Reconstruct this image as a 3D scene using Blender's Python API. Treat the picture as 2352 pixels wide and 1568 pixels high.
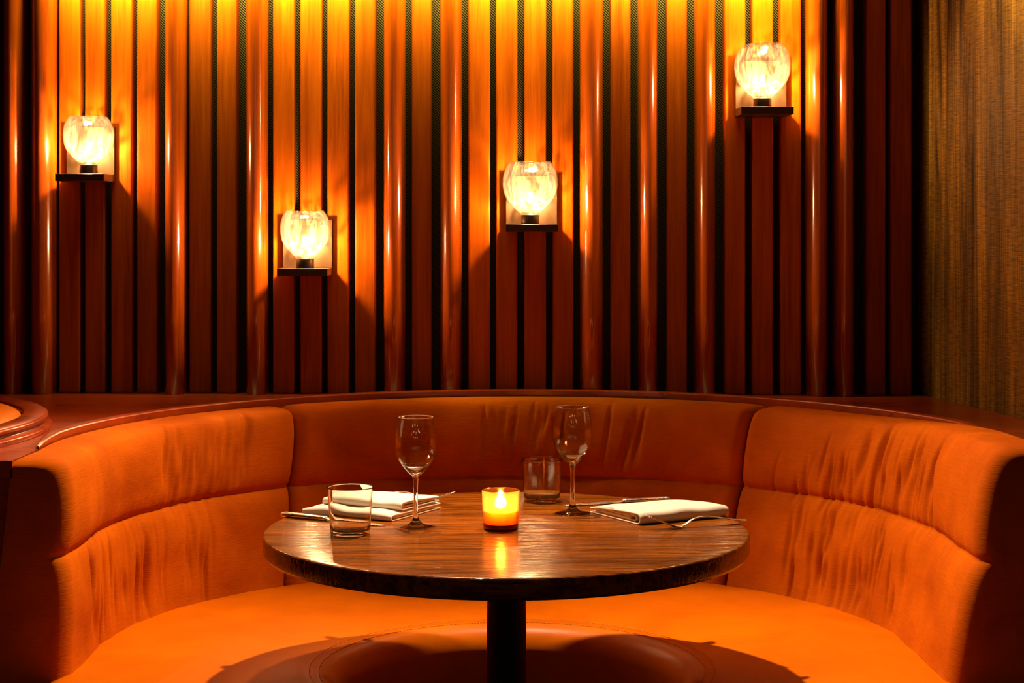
import bpy, bmesh, math, random
from mathutils import Vector, noise as mnoise

S = bpy.context.scene
for o in list(bpy.data.objects):
    bpy.data.objects.remove(o)
COL = S.collection

# ------------------------------------------------------------------ camera
F = 3967.0                      # focal length in pixels of the 2352 px frame
HZ = 515.0                      # horizon row
CAMZ = 1.305
cd = bpy.data.cameras.new('camera')
cam = bpy.data.objects.new('camera', cd)
COL.objects.link(cam)
cam.location = (0, 0, CAMZ)
cam.rotation_euler = (math.radians(90), 0, 0)
cd.sensor_width = 36.0
cd.lens = 36.0 * F / 2352.0
cd.shift_y = -(784.0 - HZ) / 2352.0
cd.clip_start = 0.05
S.camera = cam

# ------------------------------------------------------------------ world, exposure
w = bpy.data.worlds.new('world')
S.world = w
w.use_nodes = True
w.node_tree.nodes['Background'].inputs[0].default_value = (1.0, 0.14, 0.02, 1)
w.node_tree.nodes['Background'].inputs[1].default_value = 0.022
S.view_settings.view_transform = 'Standard'
S.view_settings.look = 'None'
S.view_settings.exposure = 0.0
S.view_settings.gamma = 1.0
S.view_settings.use_curve_mapping = False
S.cycles.use_denoising = True
S.cycles.sample_clamp_indirect = 8.0
S.cycles.max_bounces = 14
S.cycles.transparent_max_bounces = 16
S.cycles.transmission_bounces = 12

# ------------------------------------------------------------------ lights of the room
KEY = (1.0, 0.66, 0.40)
TOP = (1.0, 0.93, 0.22)
def spot(name, loc, target, watts, deg, blend, color, radius):
    d = bpy.data.lights.new(name, 'SPOT')
    d.energy = watts; d.color = color; d.spot_size = math.radians(deg); d.spot_blend = blend
    d.shadow_soft_size = radius
    o = bpy.data.objects.new(name, d); COL.objects.link(o)
    o.location = loc
    o.rotation_euler = (Vector(target) - Vector(loc)).to_track_quat('-Z', 'Y').to_euler()
    return o
# two recessed ceiling spots over the booth, each crossing to the far side
spot('ceiling_spot_light', (0.24, 3.72, 2.55), (-0.80, 3.25, 0.60), 375, 54, 1.0, KEY, 0.03)
spot('ceiling_spot_light', (-0.24, 3.72, 2.55), (0.38, 3.22, 0.62), 425, 54, 1.0, KEY, 0.03)
# small lamps of the restaurant room behind the camera
for px_, py_, pz_ in [(-1.5, -1.2, 2.0), (-0.9, -2.4, 1.9), (-0.3, -1.6, 2.1), (0.35, -2.8, 1.9), (0.9, -1.4, 2.05), (1.5, -2.2, 1.95), (-2.2, -2.0, 1.7), (2.2, -1.7, 1.8), (0.1, -3.6, 1.6), (-1.2, -3.4, 1.65), (1.2, -3.5, 1.6)]:
    d_ = bpy.data.lights.new('room_lamp_light', 'POINT'); d_.energy = 2.6; d_.color = (1.0, 0.62, 0.28); d_.shadow_soft_size = 0.065
    o_ = bpy.data.objects.new('room_lamp_light', d_); COL.objects.link(o_); o_.location = (px_, py_, pz_)
def strip(name, loc, sx, sy, watts, color, spread):
    d = bpy.data.lights.new(name, 'AREA')
    d.shape = 'RECTANGLE'; d.size = sx; d.size_y = sy; d.energy = watts; d.color = color
    d.spread = math.radians(spread)
    o = bpy.data.objects.new(name, d); COL.objects.link(o)
    o.location = loc
    return o
# cove strip above the slatted wall
cove = strip('cove_strip_light', (-0.22, 4.39, 2.02), 1.9, 0.03, 46, TOP, 134)
cove.rotation_euler = (math.radians(58), 0, math.atan(-0.03))
side = strip('cove_strip_light', (1.04, 4.0, 2.05), 0.9, 0.03, 9, (1.0, 0.80, 0.26), 122)
side.rotation_euler = (math.radians(58), 0, math.radians(-100))

# ------------------------------------------------------------------ helpers
ORG = {}
def org(o):
    return ORG.get(o.name, Vector((0, 0, 0)))
def mesh_obj(name, verts, faces, mat, parent=None, smooth=True, origin=None, tris=None):
    og = Vector(origin) if origin is not None else (org(parent) if parent else Vector((0, 0, 0)))
    me = bpy.data.meshes.new(name)
    me.from_pydata([tuple(Vector(v) - og) for v in verts], [], faces)
    me.update()
    bm = bmesh.new(); bm.from_mesh(me)
    bmesh.ops.recalc_face_normals(bm, faces=bm.faces)
    bm.to_mesh(me); bm.free()
    if smooth:
        me.polygons.foreach_set('use_smooth', [True] * len(me.polygons))
    me.materials.append(mat)
    o = bpy.data.objects.new(name, me)
    COL.objects.link(o)
    if parent:
        o.parent = parent
    else:
        o.location = og
    ORG[o.name] = og
    return o
def thing(name, loc, label, cat, group=None):
    o = bpy.data.objects.new(name, None)
    o.empty_display_size = 0.05
    COL.objects.link(o)
    o.location = loc
    ORG[o.name] = Vector(loc)
    tag(o, label, cat, group)
    return o
def tag(o, label, cat, group=None):
    o['label'] = label; o['category'] = cat
    if group:
        o['group'] = group
def structure(o):
    o['kind'] = 'structure'
    return o

class MB:
    """collects shapes for one mesh"""
    def __init__(s):
        s.v = []; s.f = []
    def add(s, vs, fs):
        n = len(s.v)
        s.v += [Vector(v) for v in vs]
        s.f += [tuple(i + n for i in f) for f in fs]
    def box(s, c, d, bev=0.0, seg=2, rot=None):
        bm = bmesh.new()
        bmesh.ops.create_cube(bm, size=1.0)
        for v in bm.verts:
            v.co = Vector((v.co.x * d[0], v.co.y * d[1], v.co.z * d[2]))
        if bev > 0:
            bmesh.ops.bevel(bm, geom=list(bm.edges), offset=bev, segments=seg, affect='EDGES', profile=0.5)
        bm.verts.index_update()
        vs = [(rot @ v.co if rot else v.co) + Vector(c) for v in bm.verts]
        fs = [[v.index for v in f.verts] for f in bm.faces]
        bm.free()
        s.add(vs, fs)
    def lathe(s, prof, c, n=48, close=False):
        """prof: (r, z) list; r==0 ends become poles"""
        c = Vector(c); rings = []; vs = []; fs = []
        for r, z in prof:
            if r < 1e-6:
                rings.append([len(vs)]); vs.append(c + Vector((0, 0, z)))
            else:
                rings.append(list(range(len(vs), len(vs) + n)))
                for k in range(n):
                    a = 2 * math.pi * k / n
                    vs.append(c + Vector((r * math.cos(a), r * math.sin(a), z)))
        pairs = list(zip(rings[:-1], rings[1:]))
        if close:
            pairs.append((rings[-1], rings[0]))
        for A, B in pairs:
            if len(A) == 1 and len(B) == 1:
                continue
            for k in range(n):
                k2 = (k + 1) % n
                if len(A) == 1: fs.append((A[0], B[k], B[k2]))
                elif len(B) == 1: fs.append((A[k], B[0], A[k2]))
                else: fs.append((A[k], B[k], B[k2], A[k2]))
        s.add(vs, fs)
    def grid(s, rows, closed_u=False, closed_v=False):
        nu = len(rows); nv = len(rows[0]); vs = [p for r in rows for p in r]; fs = []
        for i in range(nu if closed_u else nu - 1):
            for j in range(nv if closed_v else nv - 1):
                a = i; b = (i + 1) % nu; c = j; d = (j + 1) % nv
                fs.append((a * nv + c, b * nv + c, b * nv + d, a * nv + d))
        s.add(vs, fs)
    def tube(s, pts, r, n=8, closed=False, cap=True):
        pts = [Vector(p) for p in pts]; rows = []
        m = len(pts)
        for i, p in enumerate(pts):
            a = pts[(i - 1) % m] if (closed or i > 0) else pts[0]
            b = pts[(i + 1) % m] if (closed or i < m - 1) else pts[-1]
            t = (b - a).normalized()
            up = Vector((0, 0, 1)) if abs(t.z) < 0.9 else Vector((1, 0, 0))
            x = t.cross(up).normalized(); y = x.cross(t).normalized()
            rr = r(i / (m - 1)) if callable(r) else r
            rows.append([p + x * rr * math.cos(2 * math.pi * k / n) + y * rr * math.sin(2 * math.pi * k / n) for k in range(n)])
        base = len(s.v)
        s.grid(rows, closed_u=closed, closed_v=True)
        if cap and not closed:
            s.f.append(tuple(base + k for k in range(n)))
            s.f.append(tuple(base + (m - 1) * n + k for k in range(n)))
    def build(s, name, mat, parent=None, smooth=True, origin=None):
        return mesh_obj(name, s.v, s.f, mat, parent, smooth, origin)

# ------------------------------------------------------------------ materials
def new_mat(name):
    m = bpy.data.materials.new(name); m.use_nodes = True
    nt = m.node_tree; nt.nodes.clear()
    out = nt.nodes.new('ShaderNodeOutputMaterial')
    return m, nt, out
def N(nt, t, **kw):
    n = nt.nodes.new('ShaderNode' + t)
    for k, v in kw.items():
        if k.startswith('i_'):
            n.inputs[k[2:].replace('_', ' ')].default_value = v
        else:
            setattr(n, k, v)
    return n
def ramp(nt, fac, stops):
    r = nt.nodes.new('ShaderNodeValToRGB')
    e = r.color_ramp.elements
    while len(e) < len(stops): e.new(0.5)
    for el, (p, c) in zip(e, stops):
        el.position = p; el.color = (*c, 1)
    nt.links.new(fac, r.inputs[0])
    return r.outputs[0]
def mapping(nt, scale, island=False, coord='Object'):
    tc = N(nt, 'TexCoord')
    mp = N(nt, 'Mapping'); mp.inputs['Scale'].default_value = scale
    nt.links.new(tc.outputs[coord], mp.inputs['Vector'])
    if island:
        g = N(nt, 'NewGeometry')
        ml = N(nt, 'Math', operation='MULTIPLY'); ml.inputs[1].default_value = 37.0
        nt.links.new(g.outputs['Random Per Island'], ml.inputs[0])
        cx = N(nt, 'CombineXYZ')
        for k in range(3): nt.links.new(ml.outputs[0], cx.inputs[k])
        nt.links.new(cx.outputs[0], mp.inputs['Location'])
    return mp.outputs[0]
def tex_noise(nt, vec, scale, detail=4, rough=0.55, dist=0.0):
    n = N(nt, 'TexNoise'); n.inputs['Scale'].default_value = scale
    n.inputs['Detail'].default_value = detail; n.inputs['Roughness'].default_value = rough
    n.inputs['Distortion'].default_value = dist
    nt.links.new(vec, n.inputs['Vector'])
    return n.outputs['Fac']
def bump(nt, h, strength, dist=0.001, normal=None):
    b = N(nt, 'Bump'); b.inputs['Strength'].default_value = strength; b.inputs['Distance'].default_value = dist
    nt.links.new(h, b.inputs['Height'])
    if normal: nt.links.new(normal, b.inputs['Normal'])
    return b.outputs[0]
def wood(name, dark, light, stretch, rough=0.4, island=False, spec=0.5, coat=0.0, bstr=0.2, scale=1.0, pores=None, var=0.35, rvar=0.1):
    m, nt, out = new_mat(name)
    p = N(nt, 'BsdfPrincipled')
    v = mapping(nt, stretch, island)
    f = tex_noise(nt, v, 9 * scale, 6, 0.6, 0.6)
    f2 = tex_noise(nt, v, 42 * scale, 5, 0.65, 0.2)
    mx = N(nt, 'Mix', data_type='FLOAT'); mx.inputs[0].default_value = 0.4
    nt.links.new(f, mx.inputs[2]); nt.links.new(f2, mx.inputs[3])
    col = ramp(nt, mx.outputs[0], [(0.32, dark), (0.5, tuple((a + b) / 2 for a, b in zip(dark, light))), (0.68, light)])
    if island:
        g = N(nt, 'NewGeometry')
        mr = N(nt, 'MapRange'); mr.inputs['To Min'].default_value = 1 - var; mr.inputs['To Max'].default_value = 1 + var * 0.4
        nt.links.new(g.outputs['Random Per Island'], mr.inputs['Value'])
        mm = N(nt, 'Mix', data_type='RGBA', blend_type='MULTIPLY'); mm.inputs[0].default_value = 1
        nt.links.new(col, mm.inputs[6]); nt.links.new(mr.outputs[0], mm.inputs[7])
        col = mm.outputs[2]
    h = f2
    if pores:
        vp = mapping(nt, pores)
        fp = tex_noise(nt, vp, 60, 3, 0.6)
        cp = ramp(nt, fp, [(0.42, (0.22, 0.20, 0.18)), (0.54, (1, 1, 1))])
        mm = N(nt, 'Mix', data_type='RGBA', blend_type='MULTIPLY'); mm.inputs[0].default_value = 0.8
        nt.links.new(col, mm.inputs[6]); nt.links.new(cp, mm.inputs[7])
        col = mm.outputs[2]
        h = cp
    nt.links.new(col, p.inputs['Base Color'])
    rr = N(nt, 'MapRange'); rr.inputs['To Min'].default_value = max(0.03, rough - rvar); rr.inputs['To Max'].default_value = rough + rvar
    nt.links.new(f2, rr.inputs['Value']); nt.links.new(rr.outputs[0], p.inputs['Roughness'])
    p.inputs['Specular IOR Level'].default_value = spec
    p.inputs['Coat Weight'].default_value = coat
    p.inputs['Coat Roughness'].default_value = 0.12
    nt.links.new(bump(nt, h, bstr, 0.001), p.inputs['Normal'])
    nt.links.new(p.outputs[0], out.inputs[0])
    return m
def leather(name, dark, light, rough, rib=0.0, grain=0.15, spec=0.1):
    m, nt, out = new_mat(name)
    p = N(nt, 'BsdfPrincipled')
    v = mapping(nt, (1, 1, 1))
    f = tex_noise(nt, v, 5, 4, 0.6, 0.4)
    col = ramp(nt, f, [(0.3, dark), (0.7, light)])
    nt.links.new(col, p.inputs['Base Color'])
    p.inputs['Roughness'].default_value = rough
    p.inputs['Specular IOR Level'].default_value = spec
    if rib > 0:
        v2 = mapping(nt, (26, 26, 520))
        g = tex_noise(nt, v2, 1.0, 3, 0.6, 0.3)
        n = bump(nt, g, rib, 0.002)
        mm = N(nt, 'Mix', data_type='RGBA', blend_type='MULTIPLY'); mm.inputs[0].default_value = 0.35
        c2 = ramp(nt, g, [(0.3, (0.62, 0.6, 0.6)), (0.65, (1, 1, 1))])
        nt.links.new(col, mm.inputs[6]); nt.links.new(c2, mm.inputs[7])
        nt.links.new(mm.outputs[2], p.inputs['Base Color'])
    else:
        g = tex_noise(nt, v, 260, 2, 0.5)
        g2 = tex_noise(nt, v, 14, 3, 0.5)
        n = bump(nt, g2, 0.25, 0.004, bump(nt, g, grain, 0.0006))
    nt.links.new(n, p.inputs['Normal'])
    nt.links.new(p.outputs[0], out.inputs[0])
    return m
def plain(name, color, rough=0.5, metal=0.0, spec=0.5):
    m, nt, out = new_mat(name)
    p = N(nt, 'BsdfPrincipled')
    v = mapping(nt, (1, 1, 1))
    f = tex_noise(nt, v, 90, 3)
    mr = N(nt, 'MapRange'); mr.inputs['To Min'].default_value = max(0.02, rough - 0.06); mr.inputs['To Max'].default_value = rough + 0.06
    nt.links.new(f, mr.inputs['Value']); nt.links.new(mr.outputs[0], p.inputs['Roughness'])
    p.inputs['Base Color'].default_value = (*color, 1)
    p.inputs['Metallic'].default_value = metal
    p.inputs['Specular IOR Level'].default_value = spec
    nt.links.new(p.outputs[0], out.inputs[0])
    return m
def emitter(name, color, strength):
    m, nt, out = new_mat(name)
    e = N(nt, 'Emission'); e.inputs[0].default_value = (*color, 1); e.inputs[1].default_value = strength
    nt.links.new(e.outputs[0], out.inputs[0])
    return m
CAUST = True
def clear_glass(name):
    m, nt, out = new_mat(name)
    g = N(nt, 'BsdfGlass'); g.inputs['IOR'].default_value = 1.47; g.inputs['Roughness'].default_value = 0.0
    g.inputs['Color'].default_value = (0.97, 0.97, 0.95, 1)
    nt.links.new(g.outputs[0], out.inputs[0])
    return m
def facing_fresnel(nt, f0=0.04):
    """Schlick reflectance that is the same from both sides of a surface"""
    g = N(nt, 'NewGeometry')
    dt = N(nt, 'VectorMath', operation='DOT_PRODUCT')
    nt.links.new(g.outputs['Incoming'], dt.inputs[0]); nt.links.new(g.outputs['Normal'], dt.inputs[1])
    ab = N(nt, 'Math', operation='ABSOLUTE'); nt.links.new(dt.outputs['Value'], ab.inputs[0])
    om = N(nt, 'Math', operation='SUBTRACT'); om.inputs[0].default_value = 1.0; nt.links.new(ab.outputs[0], om.inputs[1])
    pw = N(nt, 'Math', operation='POWER'); nt.links.new(om.outputs[0], pw.inputs[0]); pw.inputs[1].default_value = 5.0
    mr = N(nt, 'MapRange'); mr.inputs['To Min'].default_value = f0; mr.inputs['To Max'].default_value = 0.9
    nt.links.new(pw.outputs[0], mr.inputs['Value'])
    return mr.outputs[0]
def thin_glass(name):
    m, nt, out = new_mat(name)
    tr = N(nt, 'BsdfTransparent'); tr.inputs[0].default_value = (0.97, 0.97, 0.96, 1)
    gl = N(nt, 'BsdfGlossy'); gl.inputs['Roughness'].default_value = 0.01
    mx = N(nt, 'MixShader'); nt.links.new(facing_fresnel(nt, 0.05), mx.inputs[0])
    nt.links.new(tr.outputs[0], mx.inputs[1]); nt.links.new(gl.outputs[0], mx.inputs[2])
    nt.links.new(mx.outputs[0], out.inputs[0])
    return m
def split_glass(o, zcut):
    o.data.materials.append(M_THIN)
    for p in o.data.polygons:
        if zcut < p.center.z < 0.2045 or p.center.z < 0.0026: p.material_index = 1
def seeded_glass(name):
    """hand blown glass: streaky, bubbly, slightly hazy"""
    m, nt, out = new_mat(name)
    v = mapping(nt, (1, 1, 0.26))
    f = tex_noise(nt, v, 46, 4, 0.6, 1.8)
    tint = ramp(nt, f, [(0.40, (0.46, 0.44, 0.40)), (0.49, (0.84, 0.83, 0.81)), (0.56, (1, 1, 1))])
    tr = N(nt, 'BsdfTransparent'); nt.links.new(tint, tr.inputs[0])
    tl = N(nt, 'BsdfTranslucent'); tl.inputs[0].default_value = (0.95, 0.76, 0.62, 1)
    vo = N(nt, 'TexVoronoi'); vo.inputs['Scale'].default_value = 130
    v2 = mapping(nt, (1, 1, 1)); nt.links.new(v2, vo.inputs['Vector'])
    seeds = N(nt, 'MapRange'); seeds.inputs['From Min'].default_value = 0.10; seeds.inputs['From Max'].default_value = 0.22
    seeds.inputs['To Min'].default_value = 0.085; seeds.inputs['To Max'].default_value = 0.024
    nt.links.new(vo.outputs['Distance'], seeds.inputs['Value'])
    mix = N(nt, 'MixShader'); nt.links.new(seeds.outputs[0], mix.inputs[0])
    df = N(nt, 'BsdfDiffuse'); df.inputs[0].default_value = (0.95, 0.76, 0.62, 1)
    hz = N(nt, 'MixShader'); hz.inputs[0].default_value = 0.5
    nt.links.new(tl.outputs[0], hz.inputs[1]); nt.links.new(df.outputs[0], hz.inputs[2])
    nt.links.new(tr.outputs[0], mix.inputs[1]); nt.links.new(hz.outputs[0], mix.inputs[2])
    gl = N(nt, 'BsdfGlossy'); gl.inputs['Roughness'].default_value = 0.05
    nb = bump(nt, f, 0.5, 0.002); nt.links.new(nb, gl.inputs['Normal'])
    mix2 = N(nt, 'MixShader'); nt.links.new(facing_fresnel(nt, 0.03), mix2.inputs[0])
    nt.links.new(mix.outputs[0], mix2.inputs[1]); nt.links.new(gl.outputs[0], mix2.inputs[2])
    nt.links.new(mix2.outputs[0], out.inputs[0])
    return m
def amber_glass(name):
    m, nt, out = new_mat(name)
    v = mapping(nt, (1, 1, 1))
    f = tex_noise(nt, v, 420, 2, 0.5)
    tint = ramp(nt, f, [(0.35, (0.97, 0.50, 0.15)), (0.65, (1.0, 0.60, 0.24))])
    tr = N(nt, 'BsdfTransparent'); nt.links.new(tint, tr.inputs[0])
    tl = N(nt, 'BsdfTranslucent'); nt.links.new(tint, tl.inputs[0])
    rf = N(nt, 'BsdfRefraction'); rf.inputs['Roughness'].default_value = 0.5; rf.inputs['IOR'].default_value = 1.22
    nt.links.new(tint, rf.inputs[0])
    mix0 = N(nt, 'MixShader'); mix0.inputs[0].default_value = 0.55
    nt.links.new(tr.outputs[0], mix0.inputs[1]); nt.links.new(rf.outputs[0], mix0.inputs[2])
    mix = N(nt, 'MixShader'); mix.inputs[0].default_value = 0.08
    nt.links.new(mix0.outputs[0], mix.inputs[1]); nt.links.new(tl.outputs[0], mix.inputs[2])
    gl = N(nt, 'BsdfGlossy'); gl.inputs['Roughness'].default_value = 0.06
    mix2 = N(nt, 'MixShader'); nt.links.new(facing_fresnel(nt, 0.04), mix2.inputs[0])
    nt.links.new(mix.outputs[0], mix2.inputs[1]); nt.links.new(gl.outputs[0], mix2.inputs[2])
    nt.links.new(mix2.outputs[0], out.inputs[0])
    return m
def backing_cloth(name):
    m, nt, out = new_mat(name)
    p = N(nt, 'BsdfPrincipled')
    tc = N(nt, 'TexCoord')
    wv = N(nt, 'TexWave', wave_type='BANDS', bands_direction='DIAGONAL'); wv.inputs['Scale'].default_value = 90
    wv.inputs['Distortion'].default_value = 0.6; wv.inputs['Detail'].default_value = 1
    nt.links.new(tc.outputs['Object'], wv.inputs['Vector'])
    col = ramp(nt, wv.outputs['Fac'], [(0.35, (0.005, 0.004, 0.002)), (0.8, (0.10, 0.070, 0.034))])
    nt.links.new(col, p.inputs['Base Color'])
    p.inputs['Roughness'].default_value = 0.9
    p.inputs['Specular IOR Level'].default_value = 0.1
    nt.links.new(p.outputs[0], out.inputs[0])
    return m
def silk_cloth(name):
    """gold brown woven wall covering: fine horizontal weft, long vertical slubs"""
    m, nt, out = new_mat(name)
    p = N(nt, 'BsdfPrincipled')
    a = tex_noise(nt, mapping(nt, (1, 13, 0.75)), 1.0, 5, 0.68, 0.5)
    b = tex_noise(nt, mapping(nt, (1, 26, 420)), 1.0, 3, 0.6, 0.0)
    c = tex_noise(nt, mapping(nt, (1, 260, 5)), 1.0, 3, 0.6, 0.0)
    ca = ramp(nt, a, [(0.34, (0.020, 0.005, 0.0004)), (0.66, (0.40, 0.185, 0.016))])
    cb = ramp(nt, b, [(0.34, (0.42, 0.38, 0.34)), (0.62, (1, 1, 1))])
    cc = ramp(nt, c, [(0.34, (0.6, 0.58, 0.55)), (0.62, (1, 1, 1))])
    m1 = N(nt, 'Mix', data_type='RGBA', blend_type='MULTIPLY'); m1.inputs[0].default_value = 1
    nt.links.new(ca, m1.inputs[6]); nt.links.new(cb, m1.inputs[7])
    m2 = N(nt, 'Mix', data_type='RGBA', blend_type='MULTIPLY'); m2.inputs[0].default_value = 1
    nt.links.new(m1.outputs[2], m2.inputs[6]); nt.links.new(cc, m2.inputs[7])
    nt.links.new(m2.outputs[2], p.inputs['Base Color'])
    p.inputs['Roughness'].default_value = 0.65
    p.inputs['Specular IOR Level'].default_value = 0.12
    nt.links.new(bump(nt, b, 0.4, 0.001, bump(nt, a, 0.3, 0.004)), p.inputs['Normal'])
    nt.links.new(p.outputs[0], out.inputs[0])
    return m
def linen(name):
    m, nt, out = new_mat(name)
    p = N(nt, 'BsdfPrincipled')
    g = tex_noise(nt, mapping(nt, (1, 1, 1)), 900, 2, 0.5)
    g2 = tex_noise(nt, mapping(nt, (1, 1, 1)), 22, 3, 0.5)
    p.inputs['Base Color'].default_value = (0.66, 0.60, 0.50, 1)
    p.inputs['Roughness'].default_value = 0.85
    p.inputs['Sheen Weight'].default_value = 0.1
    nt.links.new(bump(nt, g2, 0.3, 0.003, bump(nt, g, 0.15, 0.0004)), p.inputs['Normal'])
    nt.links.new(p.outputs[0], out.inputs[0])
    return m

M_SLAT = wood('slat_wood', (0.22, 0.032, 0.0005), (0.50, 0.096, 0.001), (1.0, 1.0, 0.05), 0.42, True, spec=0.10, bstr=0.12, var=0.3, scale=3.2)
M_ROUND = wood('moulding_wood', (0.20, 0.026, 0.001), (0.44, 0.075, 0.002), (1.0, 1.0, 0.04), 0.20, True, bstr=0.10, scale=3.0, coat=0.5, var=0.2, rvar=0.05)
M_LEDGE = wood('ledge_wood', (0.17, 0.016, 0.0005), (0.38, 0.045, 0.001), (0.10, 1.0, 1.0), 0.30, False, bstr=0.06, coat=0.3)
M_TABLE = wood('table_wood', (0.060, 0.014, 0.0006), (0.31, 0.088, 0.004), (0.10, 1.0, 1.0), 0.19, False, spec=0.27, bstr=0.40, scale=2.4, pores=(0.13, 3.0, 1.0), rvar=0.07)
M_DARKWOOD = plain('black_wood', (0.010, 0.006, 0.004), 0.4)
M_BACK = leather('nubuck_leather', (0.36, 0.064, 0.0002), (0.56, 0.120, 0.0003), 0.8, rib=0.35, spec=0.05)
M_SEAT = leather('smooth_leather', (0.52, 0.108, 0.0002), (0.66, 0.156, 0.0003), 0.36, spec=0.12)
M_STITCH = plain('stitch_thread', (0.55, 0.25, 0.06), 0.7)
M_GLASS = clear_glass('drinking_glass')
M_THIN = thin_glass('thin_glass_wall')
M_GLOBE = seeded_glass('seeded_glass')
M_AMBER = amber_glass('amber_glass')
M_AMBERBASE = plain('amber_base', (0.30, 0.03, 0.004), 0.1)
M_BRONZE = plain('dark_bronze', (0.06, 0.028, 0.014), 0.42, 0.6)
M_PLATE = plain('brushed_brass', (0.045, 0.021, 0.008), 0.6, 0.0, 0.08)
M_BULB = emitter('bulb_glow', (1.0, 0.62, 0.27), 4700.0)
M_FLAME = emitter('flame_glow', (1.0, 0.62, 0.28), 1000.0)
M_WAX = plain('candle_wax', (0.95, 0.55, 0.18), 0.5)
_p = [n for n in M_WAX.node_tree.nodes if n.type == 'BSDF_PRINCIPLED'][0]
_nt = M_WAX.node_tree
_tl = N(_nt, 'BsdfTranslucent'); _tl.inputs[0].default_value = (0.9, 0.36, 0.06, 1)
_mx = N(_nt, 'MixShader'); _mx.inputs[0].default_value = 0.6
_o = [n for n in _nt.nodes if n.type == 'OUTPUT_MATERIAL'][0]
_nt.links.new(_p.outputs[0], _mx.inputs[1]); _nt.links.new(_tl.outputs[0], _mx.inputs[2]); _nt.links.new(_mx.outputs[0], _o.inputs[0])
_p.inputs['Subsurface Weight'].default_value = 1.0
_p.inputs['Subsurface Radius'].default_value = (1.0, 0.6, 0.2)
_p.inputs['Subsurface Scale'].default_value = 0.06
M_STEEL = plain('polished_steel', (0.78, 0.70, 0.60), 0.27, 1.0)
M_LINEN = linen('napkin_linen')
M_CLOTH = backing_cloth('black_backing_cloth')
M_SILK = silk_cloth('gold_wall_covering')
M_FLOOR = wood('floor_wood', (0.02, 0.008, 0.004), (0.05, 0.02, 0.008), (0.1, 1, 1), 0.4)
M_CEIL = plain('dark_ceiling', (0.05, 0.04, 0.035), 0.9)

# ------------------------------------------------------------------ setting: shell
LZ = 0.865                                   # ledge top
def wall_y(x): return 4.47 - 0.03 * x        # face of the flat slats
WX0, WX1 = -1.75, 1.045
def PX(px, y): return (px - 1176.0) / F * y
def PZ(py, y): return CAMZ - (py - HZ) / F * y

mb = MB(); mb.box((-0.2, 2.0, -0.03), (3.4, 5.6, 0.06)); f = mb.build('floor', M_FLOOR, smooth=False); structure(f)
mb = MB(); mb.box((-0.2, 2.0, 2.73), (3.4, 5.6, 0.06)); f = mb.build('ceiling', M_CEIL, smooth=False); structure(f)
# back wall: black cloth backing with slats
mb = MB()
y0, y1 = wall_y(WX0) + 0.045, wall_y(WX1) + 0.045
mb.add([(WX0 - .1, y0, 0), (WX1, y1, 0), (WX1, y1, 2.7), (WX0 - .1, y0, 2.7),
        (WX0 - .1, y0 + .1, 0), (WX1, y1 + .1, 0), (WX1, y1 + .1, 2.7), (WX0 - .1, y0 + .1, 2.7)],
       [(0, 1, 2, 3), (7, 6, 5, 4), (0, 4, 5, 1), (1, 5, 6, 2), (2, 6, 7, 3), (3, 7, 4, 0)])
wall = mb.build('wall_back', M_CLOTH, smooth=False); structure(wall)
FLAT = [(135, 183), (195, 240), (255, 302), (315, 360), (435, 483), (498, 543), (627, 675), (690, 738), (752, 801), (816, 862),
        (946, 991), (1076, 1125), (1140, 1188), (1205, 1254), (1270, 1317), (1403, 1448), (1532, 1578), (1665, 1712), (1729, 1776), (1794, 1840), (1990, 2034), (2047, 2094)]
ROUND = [(5, 52), (68, 125), (376, 424), (563, 612), (880, 930), (1010, 1060), (1333, 1386), (1467, 1512), (1598, 1645), (1855, 1904), (1917, 1964)]
HALF = 0.0
mb = MB()
for a, b in FLAT + [(-60, -12), (-122, -76)]:
    c = (a + b) / 2; x = PX(c, 4.47); x = PX(c, wall_y(x)); yy = wall_y(x); wd = (b - a) / F * yy + 0.001
    mb.box((x, yy + 0.0235, (LZ + 2.2) / 2), (wd, 0.047, 2.2 - LZ), 0.0045, 3)
o = mb.build('slat_panel', M_SLAT, wall, smooth=False)
for k, (a, b) in enumerate(ROUND):
    c = (a + b) / 2; x = PX(c, 4.45); x = PX(c, wall_y(x) - .02); yy = wall_y(x); wd = ((b - a) / F * yy) / 2
    sec = [(-wd, 0.046), (-wd, 0.012)]
    for t in range(0, 17):
        an = math.pi * t / 16
        sec.append((-wd * math.cos(an), 0.010 - 0.054 * math.sin(an) ** 0.9))
    sec += [(wd, 0.012), (wd, 0.046)]
    mb = MB()
    rows = [[(x + sx, yy + sy, z) for sx, sy in sec] for z in [LZ + (2.2 - LZ) * q / 6 for q in range(7)]]
    mb.grid(rows)
    n = len(sec)
    mb.f.append(tuple(range(n))); mb.f.append(tuple(6 * n + q for q in range(n)))
    o = mb.build('half_round_moulding', M_ROUND, wall)
# right wall with gold covering
mb = MB()
p0 = Vector((1.035, 4.60, 0)); p1 = Vector((1.26, 3.30, 0))
dr = (p1 - p0).normalized(); nrm = Vector((-dr.y, dr.x, 0))
q0, q1 = p0 + nrm * 0.08, p1 + nrm * 0.08
if q0.x < p0.x: q0, q1 = p0 - nrm * 0.08, p1 - nrm * 0.08
U = Vector((0, 0, 2.7))
mb.add([p0, p1, p1 + U, p0 + U, q0, q1, q1 + U, q0 + U], [(0, 1, 2, 3), (7, 6, 5, 4), (0, 4, 5, 1), (1, 5, 6, 2), (2, 6, 7, 3), (3, 7, 4, 0)])
f = mb.build('wall_right', M_SILK, smooth=False); structure(f)

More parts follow.
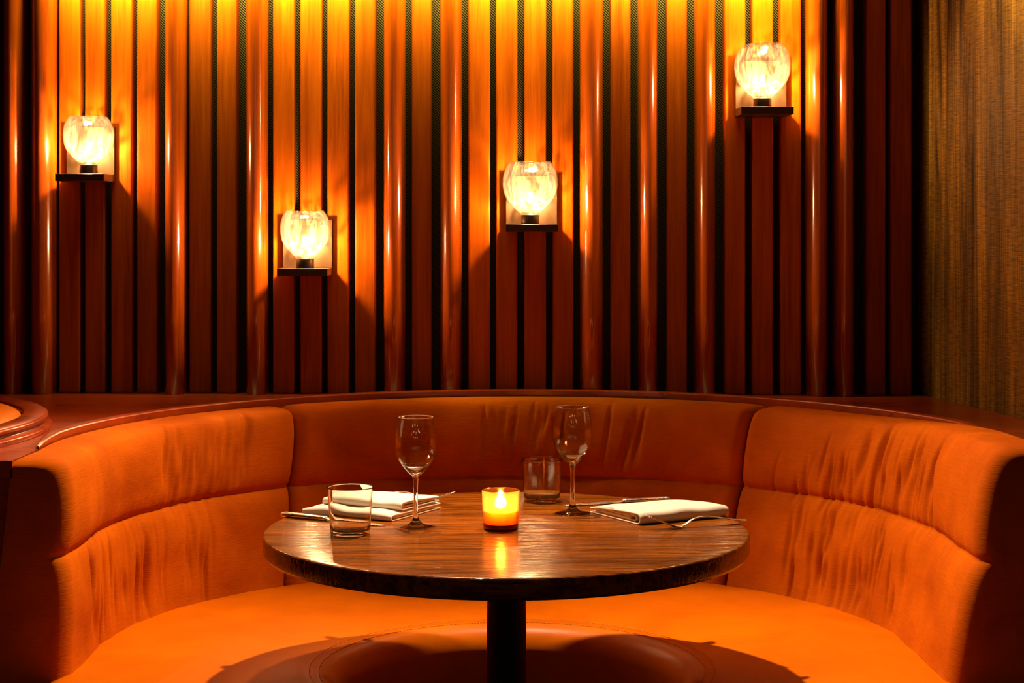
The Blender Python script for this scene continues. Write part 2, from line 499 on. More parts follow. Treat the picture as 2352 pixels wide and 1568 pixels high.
# ------------------------------------------------------------------ booth geometry
CY = 3.44
def lerp(a, b, t): return a + (b - a) * t
PROF = [(0.43, .802), (0.455, .808), (0.48, .812), (0.52, .815), (0.57, .819), (0.62, .825), (0.655, .832), (0.672, .839), (0.681, .845), (0.685, .849),
        (0.689, .846), (0.698, .841), (0.72, .837), (0.76, .837), (0.80, .842), (0.83, .849), (0.848, .857), (0.858, .866), (0.8635, .880), (0.866, .905), (0.8665, .948)]
def hfrac(z): return max(0.0, min(1.0, (z - 0.46) / 0.41))
def booth_pt(s, rho, z):
    """s: signed arc parameter in radians; beyond +-pi/2 it runs straight towards the room"""
    h = hfrac(z); cx = lerp(-0.015, 0.030, h); b = rho + lerp(-0.045, 0.012, h)
    q = math.pi / 2
    if s < -q:
        d = (-q - s); return Vector((cx - rho - 0.06 * d * d, CY - d, z))
    if s > q:
        d = (s - q); return Vector((cx + rho + 0.06 * d * d, CY - d, z))
    return Vector((cx + rho * math.sin(s), CY + b * math.cos(s), z))
def lift(s, z):
    if s < 0.9: return z
    t = min(1.0, (s - 0.9) / 0.85)
    return z + 0.028 * t * t * (3 - 2 * t) * max(0.0, min(1.0, (z - 0.70) / 0.10))
def resample(prof, n):
    L = [0.0]
    for (z0, a0), (z1, a1) in zip(prof[:-1], prof[1:]):
        L.append(L[-1] + math.hypot(z1 - z0, a1 - a0))
    out = []
    for k in range(n):
        t = L[-1] * k / (n - 1)
        i = max(j for j in range(len(L)) if L[j] <= t + 1e-9)
        i = min(i, len(prof) - 2)
        u = (t - L[i]) / (L[i + 1] - L[i])
        # catmull-rom
        P = [prof[max(0, i - 1)], prof[i], prof[i + 1], prof[min(len(prof) - 1, i + 2)]]
        def cr(c):
            a, b, c2, d = P[0][c], P[1][c], P[2][c], P[3][c]
            return 0.5 * ((2 * b) + (-a + c2) * u + (2 * a - 5 * b + 4 * c2 - d) * u * u + (-a + 3 * b - 3 * c2 + d) * u ** 3)
        out.append((cr(0), cr(1)))
    return out
PR = resample(PROF, 96)
def make_wrinkles(seed, spec):
    rnd = random.Random(seed); W = []
    for (s0, s1, z0, z1, n, lean, depth) in spec:
        for k in range(n):
            zc = rnd.uniform(z0, z1); ln = rnd.uniform(0.04, 0.12)
            W.append((rnd.uniform(s0, s1), rnd.uniform(0.004, 0.011), zc, ln, rnd.uniform(0.5, 1.2) * depth * 1.5, lean + rnd.uniform(-0.12, 0.12), rnd.uniform(-0.5, 0.5)))
    return W
def cushion(s0, s1, wr, parent, seed, label=None):
    n = int((s1 - s0) / 0.0042)
    R = 0.030
    ss = []
    for k in range(n + 1):
        ss.append(s0 + (s1 - s0) * k / n)
    extra = [0.0004, 0.0012, 0.0025]
    ss = sorted(set(ss + [s0 + e for e in extra] + [s1 - e for e in extra]))
    rows = []
    def rnd_in(d):
        if d >= R: return 0.0
        return R - math.sqrt(max(0.0, R * R - (R - d) ** 2))
    pro = []
    for s in ss:
        d = min(s - s0, s1 - s) * 0.85
        inn = rnd_in(d)
        edge = min(1.0, d / 0.10)
        r = []
        for z, a in PR:
            disp = 0.0
            for (ws, ww, wz, wl, wd, lean, cv) in wr:
                dz = z - wz
                if abs(dz) > wl: continue
                x = (s - ws - lean * dz * 0.5 - cv * dz * dz * 4) * 0.84
                if abs(x) > ww * 3: continue
                g = math.exp(-(x / ww) ** 2 * 1.4)
                t = 1 - (dz / wl) ** 2
                disp += wd * g * t * t
            # no gathers out on the top roll
            if a > 0.875: disp *= max(0.0, 1 - (a - 0.875) / 0.03)
            puff = 0.006 * mnoise.noise(Vector((s * 5 + seed, z * 9, seed * 1.7))) + 0.003 * mnoise.noise(Vector((s * 16, z * 13, seed)))
            # seam pucker
            pk = math.exp(-((z - 0.686) / 0.022) ** 2) * 0.0025 * mnoise.noise(Vector((s * 46, seed, 3)))
            zz = z - (inn * 0.55 if z > 0.8 else 0.0) * ((z - 0.8) / 0.07 if z > 0.8 else 0)
            bulge = 0.0
            aa = min(a + inn + disp + bulge + (puff + pk) * edge, 0.957)
            r.append((aa, zz))
        pro.append((s, r))
    def bp(s, a, z):
        p = booth_pt(s, a, z); p.z = lift(s, z); return p
    def cap(k, fr):
        s, r = pro[k]
        return [bp(s, lerp(a, 0.957, fr), z) for a, z in r]
    rows = [cap(0, fr) for fr in (1.0, 0.5, 0.1, 0.02)] + [[bp(s, a, z) for a, z in r] for s, r in pro] + [cap(-1, fr) for fr in (0.02, 0.1, 0.5, 1.0)]
    mb = MB(); mb.grid(rows)
    o = mb.build('backrest_cushion', M_BACK, parent)
    if label: o['label'] = label
    return o

booth = thing('booth_seat', (0, CY, 0), 'curved tan leather booth seat wrapped around the round wooden table', 'booth')
q = math.pi / 2
JL, JR = -0.676, 0.672
SE = q + 0.225
wl = make_wrinkles(3, [(-1.20, -0.82, 0.72, 0.83, 26, 0.25, 0.0050), (-1.62, -1.15, 0.50, 0.62, 22, -0.25, 0.0040), (-1.30, -0.95, 0.50, 0.62, 16, -0.2, 0.0045), (-1.2, -.9, .70, .74, 10, 0, .003)])
wc = make_wrinkles(8, [(-0.12, 0.36, 0.76, 0.83, 26, 0.1, 0.0050)])
wr_ = make_wrinkles(5, [(0.95, 1.50, 0.71, 0.82, 34, 0.25, 0.0055), (0.88, 1.42, 0.50, 0.65, 42, -0.15, 0.0060), (0.78, 1.3, 0.69, 0.725, 18, 0.3, 0.004)])
cushion(-SE, JL - 0.002, wl, booth, 1.3)
cushion(JL + 0.002, JR - 0.002, wc, booth, 4.1)
cushion(JR + 0.002, SE + 0.045, wr_, booth, 7.7)

# seat ring
IC = Vector((0.0, 3.318)); IR = 0.379
def stations(n_arm=26, n_arc=150):
    st = []
    for k in range(n_arm): st.append(('L', 1 - k / n_arm))
    for k in range(n_arc + 1): st.append(('A', -q + math.pi * k / n_arc))
    for k in range(1, n_arm + 1): st.append(('R', k / n_arm))
    return st
def seat_outer(st):
    k, v = st
    if k == 'A': p = booth_pt(v, 0.842, 0.46)
    elif k == 'L': p = booth_pt(-q - v * 0.50, 0.842, 0.46)
    else: p = booth_pt(q + v * 0.50, 0.842, 0.46)
    return Vector((p.x, p.y))
def seat_inner(st, r):
    k, v = st
    a = v if k == 'A' else (-q - v * 0.75 if k == 'L' else q + v * 0.75)
    return Vector((IC.x + r * math.sin(a), IC.y + r * math.cos(a)))
STN = stations()
rows = []
for st in STN:
    po = seat_outer(st); row = []
    pin = seat_inner(st, IR)
    for t, z in ((0, 0.40), (0, 0.448), (0.01, 0.455)):
        p = po.lerp(pin, t); row.append((p.x, p.y, z))
    for k in range(1, 25):
        t = k / 25
        p = po.lerp(pin, 0.01 + 0.985 * t)
        z = 0.4585 + 0.0125 * math.sin(math.pi * min(1, t * 1.0) ** 0.8) - 0.002 * t
        z += 0.0022 * mnoise.noise(Vector((p.x * 7, p.y * 7, 2.0)))
        row.append((p.x, p.y, z))
    pin2 = seat_inner(st, IR - 0.001); row.append((pin2.x, pin2.y, 0.4545))
    for k in range(0, 15):
        an = (math.pi / 2) * k / 14
        p = seat_inner(st, IR - 0.004 - 0.050 * math.sin(an)); row.append((p.x, p.y, 0.405 + 0.051 * math.cos(an)))
    for z in (0.37, 0.33, 0.28, 0.22):
        p = seat_inner(st, IR - 0.053 + (0.405 - z) * 0.12); row.append((p.x, p.y, z))
    row.append((po.x, po.y, 0.22))
    rows.append(row)
mb = MB(); mb.grid(rows)
nv = len(rows[0])
mb.f.append(tuple(range(nv))); mb.f.append(tuple((len(rows) - 1) * nv + k for k in range(nv)))
seat = mb.build('seat', M_SEAT, booth)
# stitching on both sides of the nose seam
mb = MB()
for r, z in ((IR + 0.008, 0.4585), (IR - 0.010, 0.4555)):
    A = 2.32; step = 0.0062 / r; a = -A
    while a < A:
        pts = []
        for t in (0, 0.5, 1):
            an = a + step * 0.62 * t
            pts.append((IC.x + r * math.sin(an), IC.y + r * math.cos(an), z + 0.0006 + 0.0006 * (t == 0.5)))
        mb.tube(pts, 0.0006, 5)
        a += step
st_o = mb.build('stitching', M_STITCH, seat); st_o['label'] = 'pale thread stitching'
# plinth under the seat
rows = []
for st in STN:
    po = seat_outer(st); pi_ = seat_inner(st, IR + 0.02)
    rows.append([(po.x, po.y, 0.0), (po.x, po.y, 0.225), (pi_.x, pi_.y, 0.225), (pi_.x, pi_.y, 0.0)])
mb = MB(); mb.grid(rows, closed_v=True)
mb.f.append((0, 1, 2, 3)); nn = (len(rows) - 1) * 4; mb.f.append((nn, nn + 1, nn + 2, nn + 3))
mb.build('plinth', M_DARKWOOD, booth, smooth=False)

# ------------------------------------------------------------------ ledge behind the booth
ledge = thing('wooden_ledge', (0, 4.3, 0), 'glossy reddish wood ledge running behind the curved leather booth', 'ledge')
def ledge_in(s, off=0.0):
    p = booth_pt(s, 0.957 + off, 0.87); return p
NS = 120
SS = [-SE - 0.0 + (2 * SE) * k / NS for k in range(NS + 1)]
rows = []
for s in SS:
    p = ledge_in(s)
    # outer border: left edge, wall line or right wall
    d = Vector((p.x - 0.03, p.y - CY))
    if s <= -0.75:
        ox, oy = -1.85, lerp(p.y, 4.49, 0) if s < -q else lerp(CY, 4.49, (s + q) / (q - 0.75))
    elif s < 0.75:
        t = (s + 0.75) / 1.5; ox = lerp(-1.85, 1.040, t); oy = wall_y(ox) + 0.04
    else:
        yy = p.y if s > q else lerp(4.47, CY, (s - 0.75) / (q - 0.75))
        t = (yy - p0.y) / (p1.y - p0.y); ox = lerp(p0.x, p1.x, t) - 0.002; oy = yy
    rows.append([(p.x, p.y, LZ - 0.032), (p.x, p.y, LZ), (lerp(p.x, ox, .5), lerp(p.y, oy, .5), LZ), (ox, oy, LZ), (ox, oy, LZ - 0.032)])
mb = MB(); mb.grid(rows, closed_v=True)
n5 = 5
mb.f.append(tuple(range(5))); mb.f.append(tuple(NS * 5 + k for k in range(5)))
mb.build('ledge_top', M_LEDGE, ledge, smooth=False)
eL, eR = ledge_in(-SE), ledge_in(SE)
mb = MB(); mb.box(((-1.85 + eL.x) / 2 + 0.0015, eL.y + 0.014, (LZ - 0.033) / 2), (eL.x + 1.85 - 0.003, 0.024, LZ - 0.033), 0.001, 1)
mb.build('end_panel', M_LEDGE, ledge, smooth=False)
mb = MB(); mb.box((eR.x + 0.14, eR.y + 0.014, (LZ - 0.033) / 2), (0.27, 0.024, LZ - 0.033), 0.001, 1)
mb.build('end_panel', M_LEDGE, ledge, smooth=False)
# raised edge trim following the cushions
rows = []
sl, sr = -q - 0.06, q - 0.10
for k in range(141):
    s = sl + (sr - sl) * k / 140
    tap = min(1.0, (s - sl) / 0.16, (sr - s) / 0.16)
    hgt = 0.003 + 0.011 * math.sqrt(max(0.0, tap))
    wd = 0.006 + 0.024 * tap
    sec = [(0.0, -0.012), (0.0, hgt - 0.003), (0.0015, hgt - 0.0008), (0.004, hgt), (wd * 0.7, hgt), (wd - 0.002, hgt - 0.001), (wd, hgt - 0.003), (wd, -0.012)]
    row = []
    for a, z in sec:
        p = ledge_in(s, -0.002 + a); row.append((p.x, p.y, LZ + 0.004 + z))
    rows.append(row)
mb = MB(); mb.grid(rows, closed_v=True)
mb.f.append(tuple(range(8))); mb.f.append(tuple(140 * 8 + k for k in range(8)))
mb.build('edge_trim', M_LEDGE, ledge, smooth=False)

# ------------------------------------------------------------------ neighbouring round rim at the left
C2 = Vector((-1.665, 3.60, 0)); R2 = 0.675
rim = thing('round_booth_rim', (C2.x, C2.y, LZ), 'round wood rim around lit tan leather at the left end of the ledge', 'booth')
mb = MB()
mb.lathe([(R2 - 0.055, 0.0), (R2 - 0.055, 0.030), (R2 - 0.05, 0.033), (R2 - 0.006, 0.033), (R2 - 0.001, 0.030), (R2, 0.026), (R2 - 0.001, 0.022), (R2 - 0.008, 0.020), (R2 - 0.008, 0.013),
          (R2 + 0.006, 0.011), (R2 + 0.008, 0.007), (R2 + 0.007, 0.002), (R2 + 0.007, 0.0)], C2 + Vector((0, 0, LZ)), 128, close=True)
mb.build('rim', M_LEDGE, rim)
mb = MB(); mb.lathe([(0, 0.004), (0, 0.037), (0.4, 0.036), (R2 - 0.09, 0.034), (R2 - 0.065, 0.030), (R2 - 0.056, 0.024), (R2 - 0.056, 0.004)], C2 + Vector((0, 0, LZ)), 96)
mb.build('leather_inset', M_SEAT, rim)

# ------------------------------------------------------------------ table
TZ = 0.7408; TX, TY, TR = -0.010, 3.2, 0.4475
table = thing('round_table', (TX, TY, 0), 'round dark wood pedestal table laid for two inside the booth', 'table')
mb = MB()
T0 = TZ - 0.0385
prof = [(0, T0), (TR - 0.012, T0), (TR - 0.005, T0 + 0.002), (TR - 0.001, T0 + 0.008)]
for k in range(0, 7):
    an = (math.pi / 2) * k / 6
    prof.append((TR - 0.005 + 0.005 * math.cos(an), TZ - 0.005 + 0.005 * math.sin(an)))
prof += [(TR * 0.8, TZ), (TR * 0.5, TZ), (TR * .2, TZ), (0, TZ)]
mb.lathe(prof, (TX, TY, 0), 160)
top = mb.build('tabletop', M_TABLE, table)
mb = MB(); mb.lathe([(0, T0), (0.13, T0), (0.13, T0 - 0.006), (0.045, T0 - 0.012), (0.0365, T0 - 0.018), (0.0365, 0.05), (0.05, 0.03)] , (TX, TY, 0), 40)
mb.build('pedestal', M_DARKWOOD, table)
mb = MB(); mb.lathe([(0, 0.035), (0.06, 0.034), (0.22, 0.014), (0.235, 0.006), (0.235, 0.0), (0, 0)], (TX, TY, 0), 64)
mb.build('foot', M_DARKWOOD, table)

# ------------------------------------------------------------------ glasses
def smooth_prof(pts, sub=6):
    out = []
    for i in range(len(pts) - 1):
        P = [pts[max(0, i - 1)], pts[i], pts[i + 1], pts[min(len(pts) - 1, i + 2)]]
        for k in range(sub):
            u = k / sub
            out.append(tuple(0.5 * ((2 * P[1][c]) + (-P[0][c] + P[2][c]) * u + (2 * P[0][c] - 5 * P[1][c] + 4 * P[2][c] - P[3][c]) * u * u + (-P[0][c] + 3 * P[1][c] - 3 * P[2][c] + P[3][c]) * u ** 3) for c in (0, 1)))
    out.append(pts[-1])
    return [(max(0.0, r), z) for r, z in out]
def tumbler(x, y, rb, rt, h, label):
    o_ = [(0, 0.0012), (rb * 0.8, 0.0), (rb - 0.001, 0.0006), (rb, 0.003), (rb + 0.0004, 0.008)]
    o_ += [(lerp(rb + 0.0004, rt, k / 8), lerp(0.008, h - 0.002, k / 8)) for k in range(1, 9)]
    o_ += [(rt - 0.0001, h - 0.0008), (rt - 0.0008, h), (rt - 0.0016, h - 0.0006)]
    o_ += [(lerp(rt - 0.0017, rb - 0.0016, k / 8), lerp(h - 0.002, 0.0125, k / 8)) for k in range(0, 9)]
    o_ += [(rb - 0.004, 0.0085), (rb - 0.009, 0.0072), (rb * 0.4, 0.0066), (0, 0.0064)]
    mb = MB(); mb.lathe(o_, (x, y, TZ + 0.0002), 72)
    o = mb.build('water_tumbler', M_GLASS, origin=(x, y, TZ))
    tag(o, label, 'glass', 'empty water tumblers on the table')
    return o
tumbler(-0.2948, 3.148, 0.0362, 0.0420, 0.0862, 'clear water tumbler standing before the left napkin')
tumbler(0.0610, 3.524, 0.0366, 0.0408, 0.0852, 'clear water tumbler just right of the lit candle, behind the wine glass')
def wine_glass(x, y, label, sc):
    outer = smooth_prof([(0.0376, 0.0004), (0.0380, 0.0014), (0.030, 0.0030), (0.016, 0.0062), (0.0085, 0.0125), (0.0052, 0.022), (0.0040, 0.040), (0.0040, 0.065), (0.0047, 0.085), (0.0064, 0.096),
             (0.0150, 0.104), (0.0260, 0.1175), (0.0345, 0.131), (0.0382, 0.147), (0.0380, 0.166), (0.0352, 0.188), (0.0318, 0.2068)], 5)
    inner = smooth_prof([(0.0312, 0.2064), (0.0345, 0.188), (0.0372, 0.166), (0.0373, 0.148), (0.0335, 0.1325), (0.0250, 0.1200), (0.0125, 0.1085), (0.0, 0.1045)], 5)
    prof = [(0, 0.0008), (0.02, 0.0006), (0.0366, 0.0)] + outer + [(0.0316, 0.2072)] + inner
    mb = MB(); mb.lathe([(r, z * sc) for r, z in prof], (x, y, TZ + 0.0002), 80)
    o = mb.build('wine_glass', M_GLASS, origin=(x, y, TZ)); split_glass(o, 0.118)
    tag(o, label, 'wine glass', 'empty wine glasses on the table')
    return o
wine_glass(-0.179, 3.213, 'empty stemmed wine glass standing before the left napkin, left of the candle', 0.995)
wine_glass(0.118, 3.362, 'empty stemmed wine glass between the candle and the right napkin', 1.01)

# ------------------------------------------------------------------ candle
def candle(x, y):
    t = thing('candle_holder', (x, y, TZ), 'lit candle glowing in an amber glass cup at the table centre', 'candle')
    h, rb, rt, wl_ = 0.0715, 0.0328, 0.0352, 0.0024
    z0 = TZ + 0.0002
    prof = [(rb - 0.0005, 0.0105)]
    prof += [(lerp(rb, rt, k / 8), lerp(0.0125, h - 0.002, k / 8)) for k in range(9)]
    prof += [(rt - 0.0004, h - 0.0005), (rt - wl_ * .5, h), (rt - wl_ + 0.0003, h - 0.0006)]
    prof += [(lerp(rt - wl_, rb - wl_, k / 8), lerp(h - 0.002, 0.0128, k / 8)) for k in range(9)]
    prof += [(rb - wl_ - .001, 0.0105)]
    mb = MB(); mb.lathe(prof, (x, y, z0), 72, close=True)
    mb.build('amber_cup', M_AMBER, t)
    mb = MB(); mb.lathe([(0, 0.0), (rb - 0.003, 0.0), (rb - 0.0008, 0.0012), (rb - 0.0002, 0.004), (rb - 0.0004, 0.0103), (rb - 0.003, 0.0108), (0, 0.0108)], (x, y, z0), 64)
    b = mb.build('glass_base', M_AMBERBASE, t); b['label'] = 'thick red-brown glass base'
    mb = MB(); mb.lathe([(0, 0.0112), (rb - wl_ - 0.0006, 0.0112), (rb - wl_ + 0.0002, 0.034), (rb - wl_ - .0008, 0.0352), (rb - wl_ - .0022, 0.0345), (rb - wl_ - .005, 0.026), (0.018, 0.0165), (0.008, 0.0145), (0, 0.0143)], (x, y, z0), 64)
    wax = mb.build('wax', M_WAX, t)
    mb = MB(); mb.tube([(x, y, z0 + 0.0142), (x + 0.0004, y, z0 + 0.036), (x + 0.0012, y, z0 + 0.040)], 0.0008, 6)
    mb.build('wick', M_DARKWOOD, wax)
    mb = MB(); mb.lathe(smooth_prof([(0, 0.0385), (0.0055, 0.042), (0.0080, 0.048), (0.0060, 0.056), (0.0022, 0.063), (0, 0.067)], 4), (x, y, z0), 24)
    mb.build('flame', M_FLAME, wax)
candle(-0.021, 3.204)

# ------------------------------------------------------------------ napkins
def sheet_loop(mb, O, ex, ey, length, depth, th, z, start=0.0, dep0=0.0, curl=0.0, sag=0.35, seed=1.0, open_back=True, skew=0.0):
    """a folded cloth layer: lower leaf, rounded fold at the near edge, upper leaf. ex along the fold, ey away from it"""
    path = []
    r = th / 2
    nb = 26
    for k in range(nb):                                    # lower leaf from back to front
        v = lerp(depth, dep0 + r, k / (nb - 1)); path.append((v, 0.0, k / (nb - 1)))
    for k in range(1, 10):
        an = math.pi * k / 10; path.append((dep0 + r - r * math.sin(an), r - r * math.cos(an), 1.0))
    for k in range(nb):
        v = lerp(dep0 + r, depth, k / (nb - 1)); tt = (v - dep0) / (depth - dep0)
        path.append((v, th * (1 - sag * tt * tt), 1.0))
    rows = []
    nu = 44
    for i in range(nu + 1):
        u = i / nu
        row = []
        for (v, hz, _) in path:
            s = lerp(start, length, u) + skew * v
            p = O + ex * s + ey * v
            n1 = mnoise.noise(Vector((p.x * 22 + seed, p.y * 22, seed))) * 0.0016
            edge = min(u, 1 - u) * (length - start)
            dr = 1.0 - 0.22 * math.exp(-edge / 0.010)
            hh = hz * dr + (n1 * (hz / th) if th > 0 else 0)
            hh += 0.0012 * math.sin(s * 60 + seed) * (hz / th)
            row.append(Vector((p.x, p.y, z + hh)))
        rows.append(row)
    mb.grid(rows)
def thicken(o, t):
    m = o.modifiers.new('thickness', 'SOLIDIFY'); m.thickness = t; m.offset = 0.0
    return o
# right napkin : fold along B->C, layers open on the left (A-B) side
B = Vector((0.240, 3.236, 0)); C_ = Vector((0.418, 3.327, 0)); A = Vector((0.153, 3.382, 0))
ex = (C_ - B).normalized(); ey = (A - B).normalized()
L = (C_ - B).length; D = (A - B).length
mb = MB(); zb = TZ + 0.0016
sheet_loop(mb, B, ex, ey, L, D, 0.0215, zb, sag=0.58, seed=2.0)
right_nap = mb
sheet_loop(mb, B, ex, ey, L - 0.004, D - 0.010, 0.0125, zb + 0.0035, start=0.006, dep0=0.022, sag=0.4, seed=5.0)
sheet_loop(mb, B, ex, ey, L - 0.008, D - 0.035, 0.0040, zb + 0.0070, start=0.002, dep0=0.040, sag=0.2, seed=8.0)
o = thicken(mb.build('cloth_napkin', M_LINEN, origin=(0.30, 3.35, TZ)), 0.0022)
tag(o, 'folded white cloth napkin lying between knife and fork on the right', 'napkin', 'folded white napkins')
# left napkin : fold faces the camera along A->B, two stacked folds
A = Vector((-0.408, 3.357, 0)); B = Vector((-0.228, 3.273, 0)); C_ = Vector((-0.142, 3.428, 0))
ex = (B - A).normalized(); ey = (C_ - B).normalized()
L = (B - A).length; D = (C_ - B).length
mb = MB()
sheet_loop(mb, A, ex, ey, L, D, 0.0135, zb, sag=0.1, seed=11.0)
sheet_loop(mb, A, ex, ey, L - 0.003, D - 0.01, 0.0055, zb + 0.0040, start=0.004, dep0=0.012, sag=0.1, seed=13.0)
sheet_loop(mb, A, ex, ey, L - 0.001, D - 0.004, 0.0150, zb + 0.0155, start=0.022, dep0=0.036, sag=0.45, seed=15.0)
sheet_loop(mb, A, ex, ey, L - 0.006, D - 0.012, 0.0070, zb + 0.0190, start=0.026, dep0=0.050, sag=0.45, seed=17.0)
o = thicken(mb.build('cloth_napkin', M_LINEN, origin=(-0.27, 3.36, TZ)), 0.0022)
tag(o, 'thick folded white cloth napkin behind the left wine glass and tumbler', 'napkin', 'folded white napkins')

# ------------------------------------------------------------------ cutlery
def knife(end, tip, label):
    end = Vector((*end, TZ)); tip = Vector((*tip, TZ))
    d = (tip - end); Lk = d.length; d.normalize(); n = Vector((-d.y, d.x, 0))
    t = thing('table_knife', (end + tip) / 2, label, 'knife', 'table knives')
    def sweep(stn):
        rows = []
        for (s, wdt, th, zc, offs) in stn:
            row = []
            for k in range(14):
                a = 2 * math.pi * k / 14
                cx = math.copysign(abs(math.cos(a)) ** 0.7, math.cos(a)); sz = math.copysign(abs(math.sin(a)) ** 0.7, math.sin(a))
                row.append(end + d * (s * Lk) + n * (offs + cx * wdt * 0.6) + Vector((0, 0, zc + sz * th / 2)))
            rows.append(row)
        m = MB(); m.grid(rows, closed_v=True)
        m.f.append(tuple(range(14))); m.f.append(tuple((len(rows) - 1) * 14 + k for k in range(14)))
        return m
    h = sweep([(0.0, 0.010, 0.004, 0.0048, 0), (0.006, 0.0155, 0.0075, 0.0048, 0), (0.03, 0.0175, 0.0090, 0.0050, 0), (0.15, 0.0165, 0.0088, 0.0050, 0), (0.30, 0.0145, 0.0080, 0.0048, 0), (0.40, 0.0130, 0.0076, 0.0046, 0), (0.425, 0.0140, 0.0085, 0.0048, 0), (0.445, 0.0110, 0.0070, 0.0045, 0)])
    h.build('handle', M_STEEL, t)
    b = sweep([(0.44, 0.0085, 0.0055, 0.0042, 0), (0.47, 0.0120, 0.0030, 0.0036, 0.001), (0.52, 0.0180, 0.0022, 0.0030, 0.001), (0.70, 0.0190, 0.0020, 0.0022, 0.001), (0.86, 0.0180, 0.0018, 0.0018, 0.001), (0.94, 0.0130, 0.0016, 0.0016, 0.003), (0.985, 0.0060, 0.0014, 0.0014, 0.005), (1.0, 0.002, 0.0010, 0.0013, 0.006)])
    b.build('blade', M_STEEL, t)
knife((-0.444, 3.336), (-0.240, 3.226), 'steel table knife half hidden by the left tumbler')
knife((0.3215, 3.522), (0.104, 3.464), 'steel table knife behind the right napkin and right wine glass')
def fork(tip, end, label, lift=1.0):
    tip = Vector((*tip, TZ)); end = Vector((*end, TZ))
    d = end - tip; Lf = d.length; d.normalize(); n = Vector((-d.y, d.x, 0))
    t = thing('table_fork', (tip + end) / 2, label, 'fork', 'table forks')
    ZP = [(0, 0.0235), (0.10, 0.0155), (0.20, 0.0070), (0.27, 0.0024), (0.32, 0.0022), (0.37, 0.0060), (0.43, 0.0130), (0.50, 0.0168), (0.60, 0.0172), (0.75, 0.0125), (0.9, 0.0070), (1.0, 0.0060)]
    WP = [(0, 0.023), (0.12, 0.0245), (0.22, 0.0250), (0.29, 0.0200), (0.345, 0.0110), (0.40, 0.0072), (0.5, 0.0066), (0.65, 0.0082), (0.85, 0.0140), (0.96, 0.0165), (0.99, 0.0120), (1.0, 0.006)]
    def ev(P, s):
        for i in range(len(P) - 1):
            if P[i][0] <= s <= P[i + 1][0]:
                u = (s - P[i][0]) / (P[i + 1][0] - P[i][0]); a = P[max(0, i - 1)][1]; b = P[i][1]; c = P[i + 1][1]; e = P[min(len(P) - 1, i + 2)][1]
                return 0.5 * ((2 * b) + (-a + c) * u + (2 * a - 5 * b + 4 * c - e) * u * u + (-a + 3 * b - 3 * c + e) * u ** 3)
        return P[-1][1]
    def strip_(s0, s1, off, wf, th, ns, name):
        rows = []
        for k in range(ns + 1):
            s = lerp(s0, s1, k / ns); z = ev(ZP, s) * (lift if s < 0.32 else 1.0); wdt = wf(s); row = []
            thk = th(s)
            for j in range(12):
                a = 2 * math.pi * j / 12
                cx = math.copysign(abs(math.cos(a)) ** 0.8, math.cos(a))
                cup = 0.0022 * (abs(cx * wdt / 2 + off) / 0.012) ** 2 if s < 0.36 else 0.0
                row.append(tip + d * (s * Lf) + n * (off + cx * wdt / 2) + Vector((0, 0, z + cup + math.sin(a) * thk / 2 + 0.0004)))
            rows.append(row)
        m = MB(); m.grid(rows, closed_v=True)
        m.f.append(tuple(range(12))); m.f.append(tuple(ns * 12 + k for k in range(12)))
        m.build(name, M_STEEL, t)
    strip_(0.205, 1.0, 0.0, lambda s: ev(WP, s), lambda s: 0.0022 if s < 0.3 else lerp(0.0030, 0.0024, s), 54, 'handle')
    for k in range(4):
        strip_(0.0, 0.225, (k - 1.5) * 0.0066, lambda s: lerp(0.0020, 0.0046, min(1, s / 0.2)), lambda s: 0.0019, 16, 'tine')
fork((0.2520, 3.188), (0.4440, 3.262), 'steel fork in front of the right napkin, tines pointing up')
fork((-0.1190, 3.472), (-0.2980, 3.565), 'steel fork whose tines stick out behind the left napkin', 1.0)

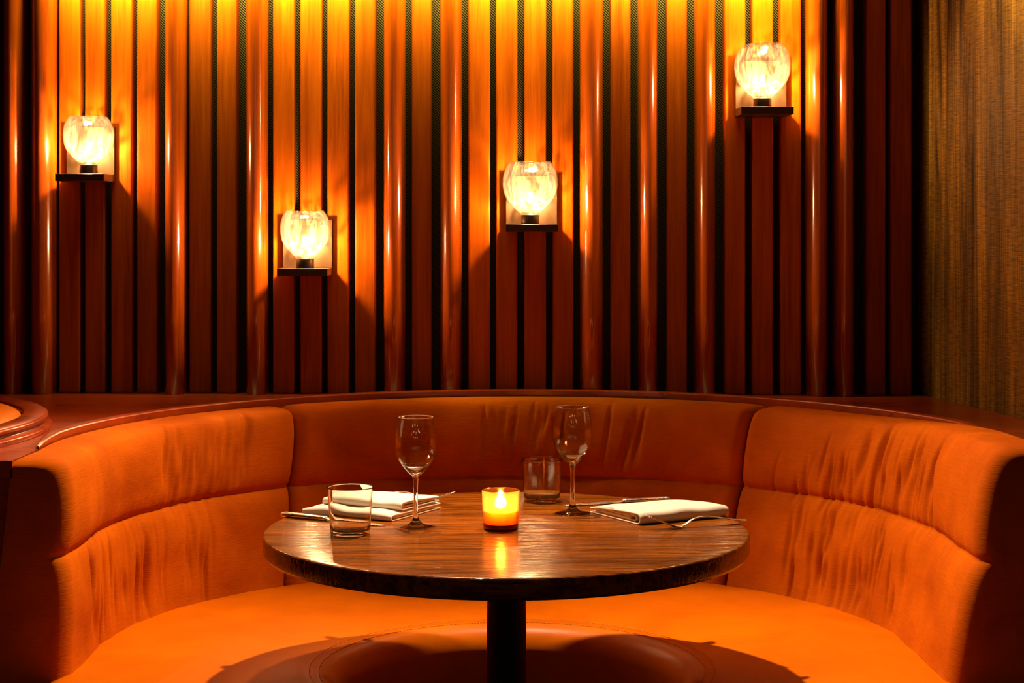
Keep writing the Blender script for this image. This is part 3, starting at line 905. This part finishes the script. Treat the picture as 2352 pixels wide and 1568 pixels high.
# ------------------------------------------------------------------ wall sconces
def sconce(cpx, shelf_py, sc, wpx, label, gdx=0.0, tilt=0.0):
    yy = wall_y(PX(cpx, 4.47))
    dp = 0.128
    yf = yy - dp                                         # front edge of the shelf
    x = PX(cpx, yf); z = PZ(shelf_py, yf); wd = wpx / F * yf
    t = thing('wall_sconce', (x, yy, z), label, 'wall lamp', 'wall sconces on the slatted wall')
    mb = MB(); mb.box((x, yf + dp / 2, z - 0.0095), (wd, dp, 0.019), 0.0012, 2)
    mb.build('shelf', M_BRONZE, t, smooth=False)
    mb = MB(); mb.box((x, yy - 0.007, z + 0.0625), (wd, 0.0138, 0.125), 0.001, 2)
    p = mb.build('backplate', M_PLATE, t, smooth=False); p['label'] = 'pale brass backplate'
    gx, gy = x + gdx, yf + 0.062
    mb = MB(); mb.lathe([(0, 0), (0.0225, 0), (0.0228, 0.001), (0.0228, 0.023), (0.0215, 0.0245), (0, 0.0245)], (gx, gy, z), 40)
    mb.build('lamp_cup', M_BRONZE, t)
    zg = z + 0.0245
    outer = [(0.0256, 0.0), (0.0287, 0.0054), (0.0375, 0.0140), (0.0520, 0.0290), (0.0632, 0.0450), (0.0690, 0.0620), (0.0713, 0.0829), (0.0690, 0.1045), (0.0630, 0.1215), (0.0535, 0.1356)]
    P = smooth_prof([(r * sc, h * sc) for r, h in outer], 5)
    inn = [(max(0.0, r - 0.0022), h + (0.004 if i == 0 else 0.0)) for i, (r, h) in enumerate(P)]
    prof = [(0, 0.0)] + P + [(P[-1][0] - 0.0011, P[-1][1] + 0.0008)] + inn[::-1][:-3] + [(0.024 * sc, 0.012), (0, 0.011)]
    mb = MB(); mb.lathe(prof, (gx, gy, zg), 72)
    for v in mb.v:
        h = (v.z - zg) / 0.135
        v.z += tilt * (v.x - gx) * max(0, h)
        v.z += 0.0018 * math.sin(2.0 * math.atan2(v.y - gy, v.x - gx) + gx * 9) * max(0, h) ** 3
    g = mb.build('glass_shade', M_GLOBE, t)
    # halogen capsule on a short stem
    mb = MB(); mb.lathe(smooth_prof([(0, 0.030), (0.0040, 0.031), (0.0055, 0.036), (0.0055, 0.052), (0.0040, 0.057), (0, 0.058)], 4), (gx, gy, zg), 24)
    mb.build('bulb', M_BULB, t)
    mb = MB(); mb.lathe([(0, 0.0112), (0.006, 0.0112), (0.005, 0.0298), (0, 0.0298)], (gx, gy, zg), 20)
    mb.build('bulb_socket', M_PLATE, t)
sconce(182.5, 398.5, 0.905, 113, 'lit glass wall sconce at the far left of the slatted wall', 0.008, -0.03)
sconce(694.0, 617.0, 0.895, 116, 'lit glass wall sconce mounted lowest, just above the left part of the booth', 0.000, -0.02)
sconce(1222.0, 515.0, 0.985, 121, 'lit glass wall sconce above the middle of the booth and right wine glass', -0.004, 0.02)
sconce(1763.0, 244.6, 1.000, 120.6, 'lit glass wall sconce mounted highest, nearest the gold right wall', -0.004, 0.06)

if CAUST:
    for o in bpy.data.objects:
        if o.type == 'LIGHT' and o.name.startswith('ceiling_spot'): o.data.cycles.is_caustics_light = True
        if o.name.startswith(('water_tumbler', 'wine_glass')): o.cycles.is_caustics_caster = True
        if o.name.startswith(('tabletop', 'cloth_napkin')): o.cycles.is_caustics_receiver = True
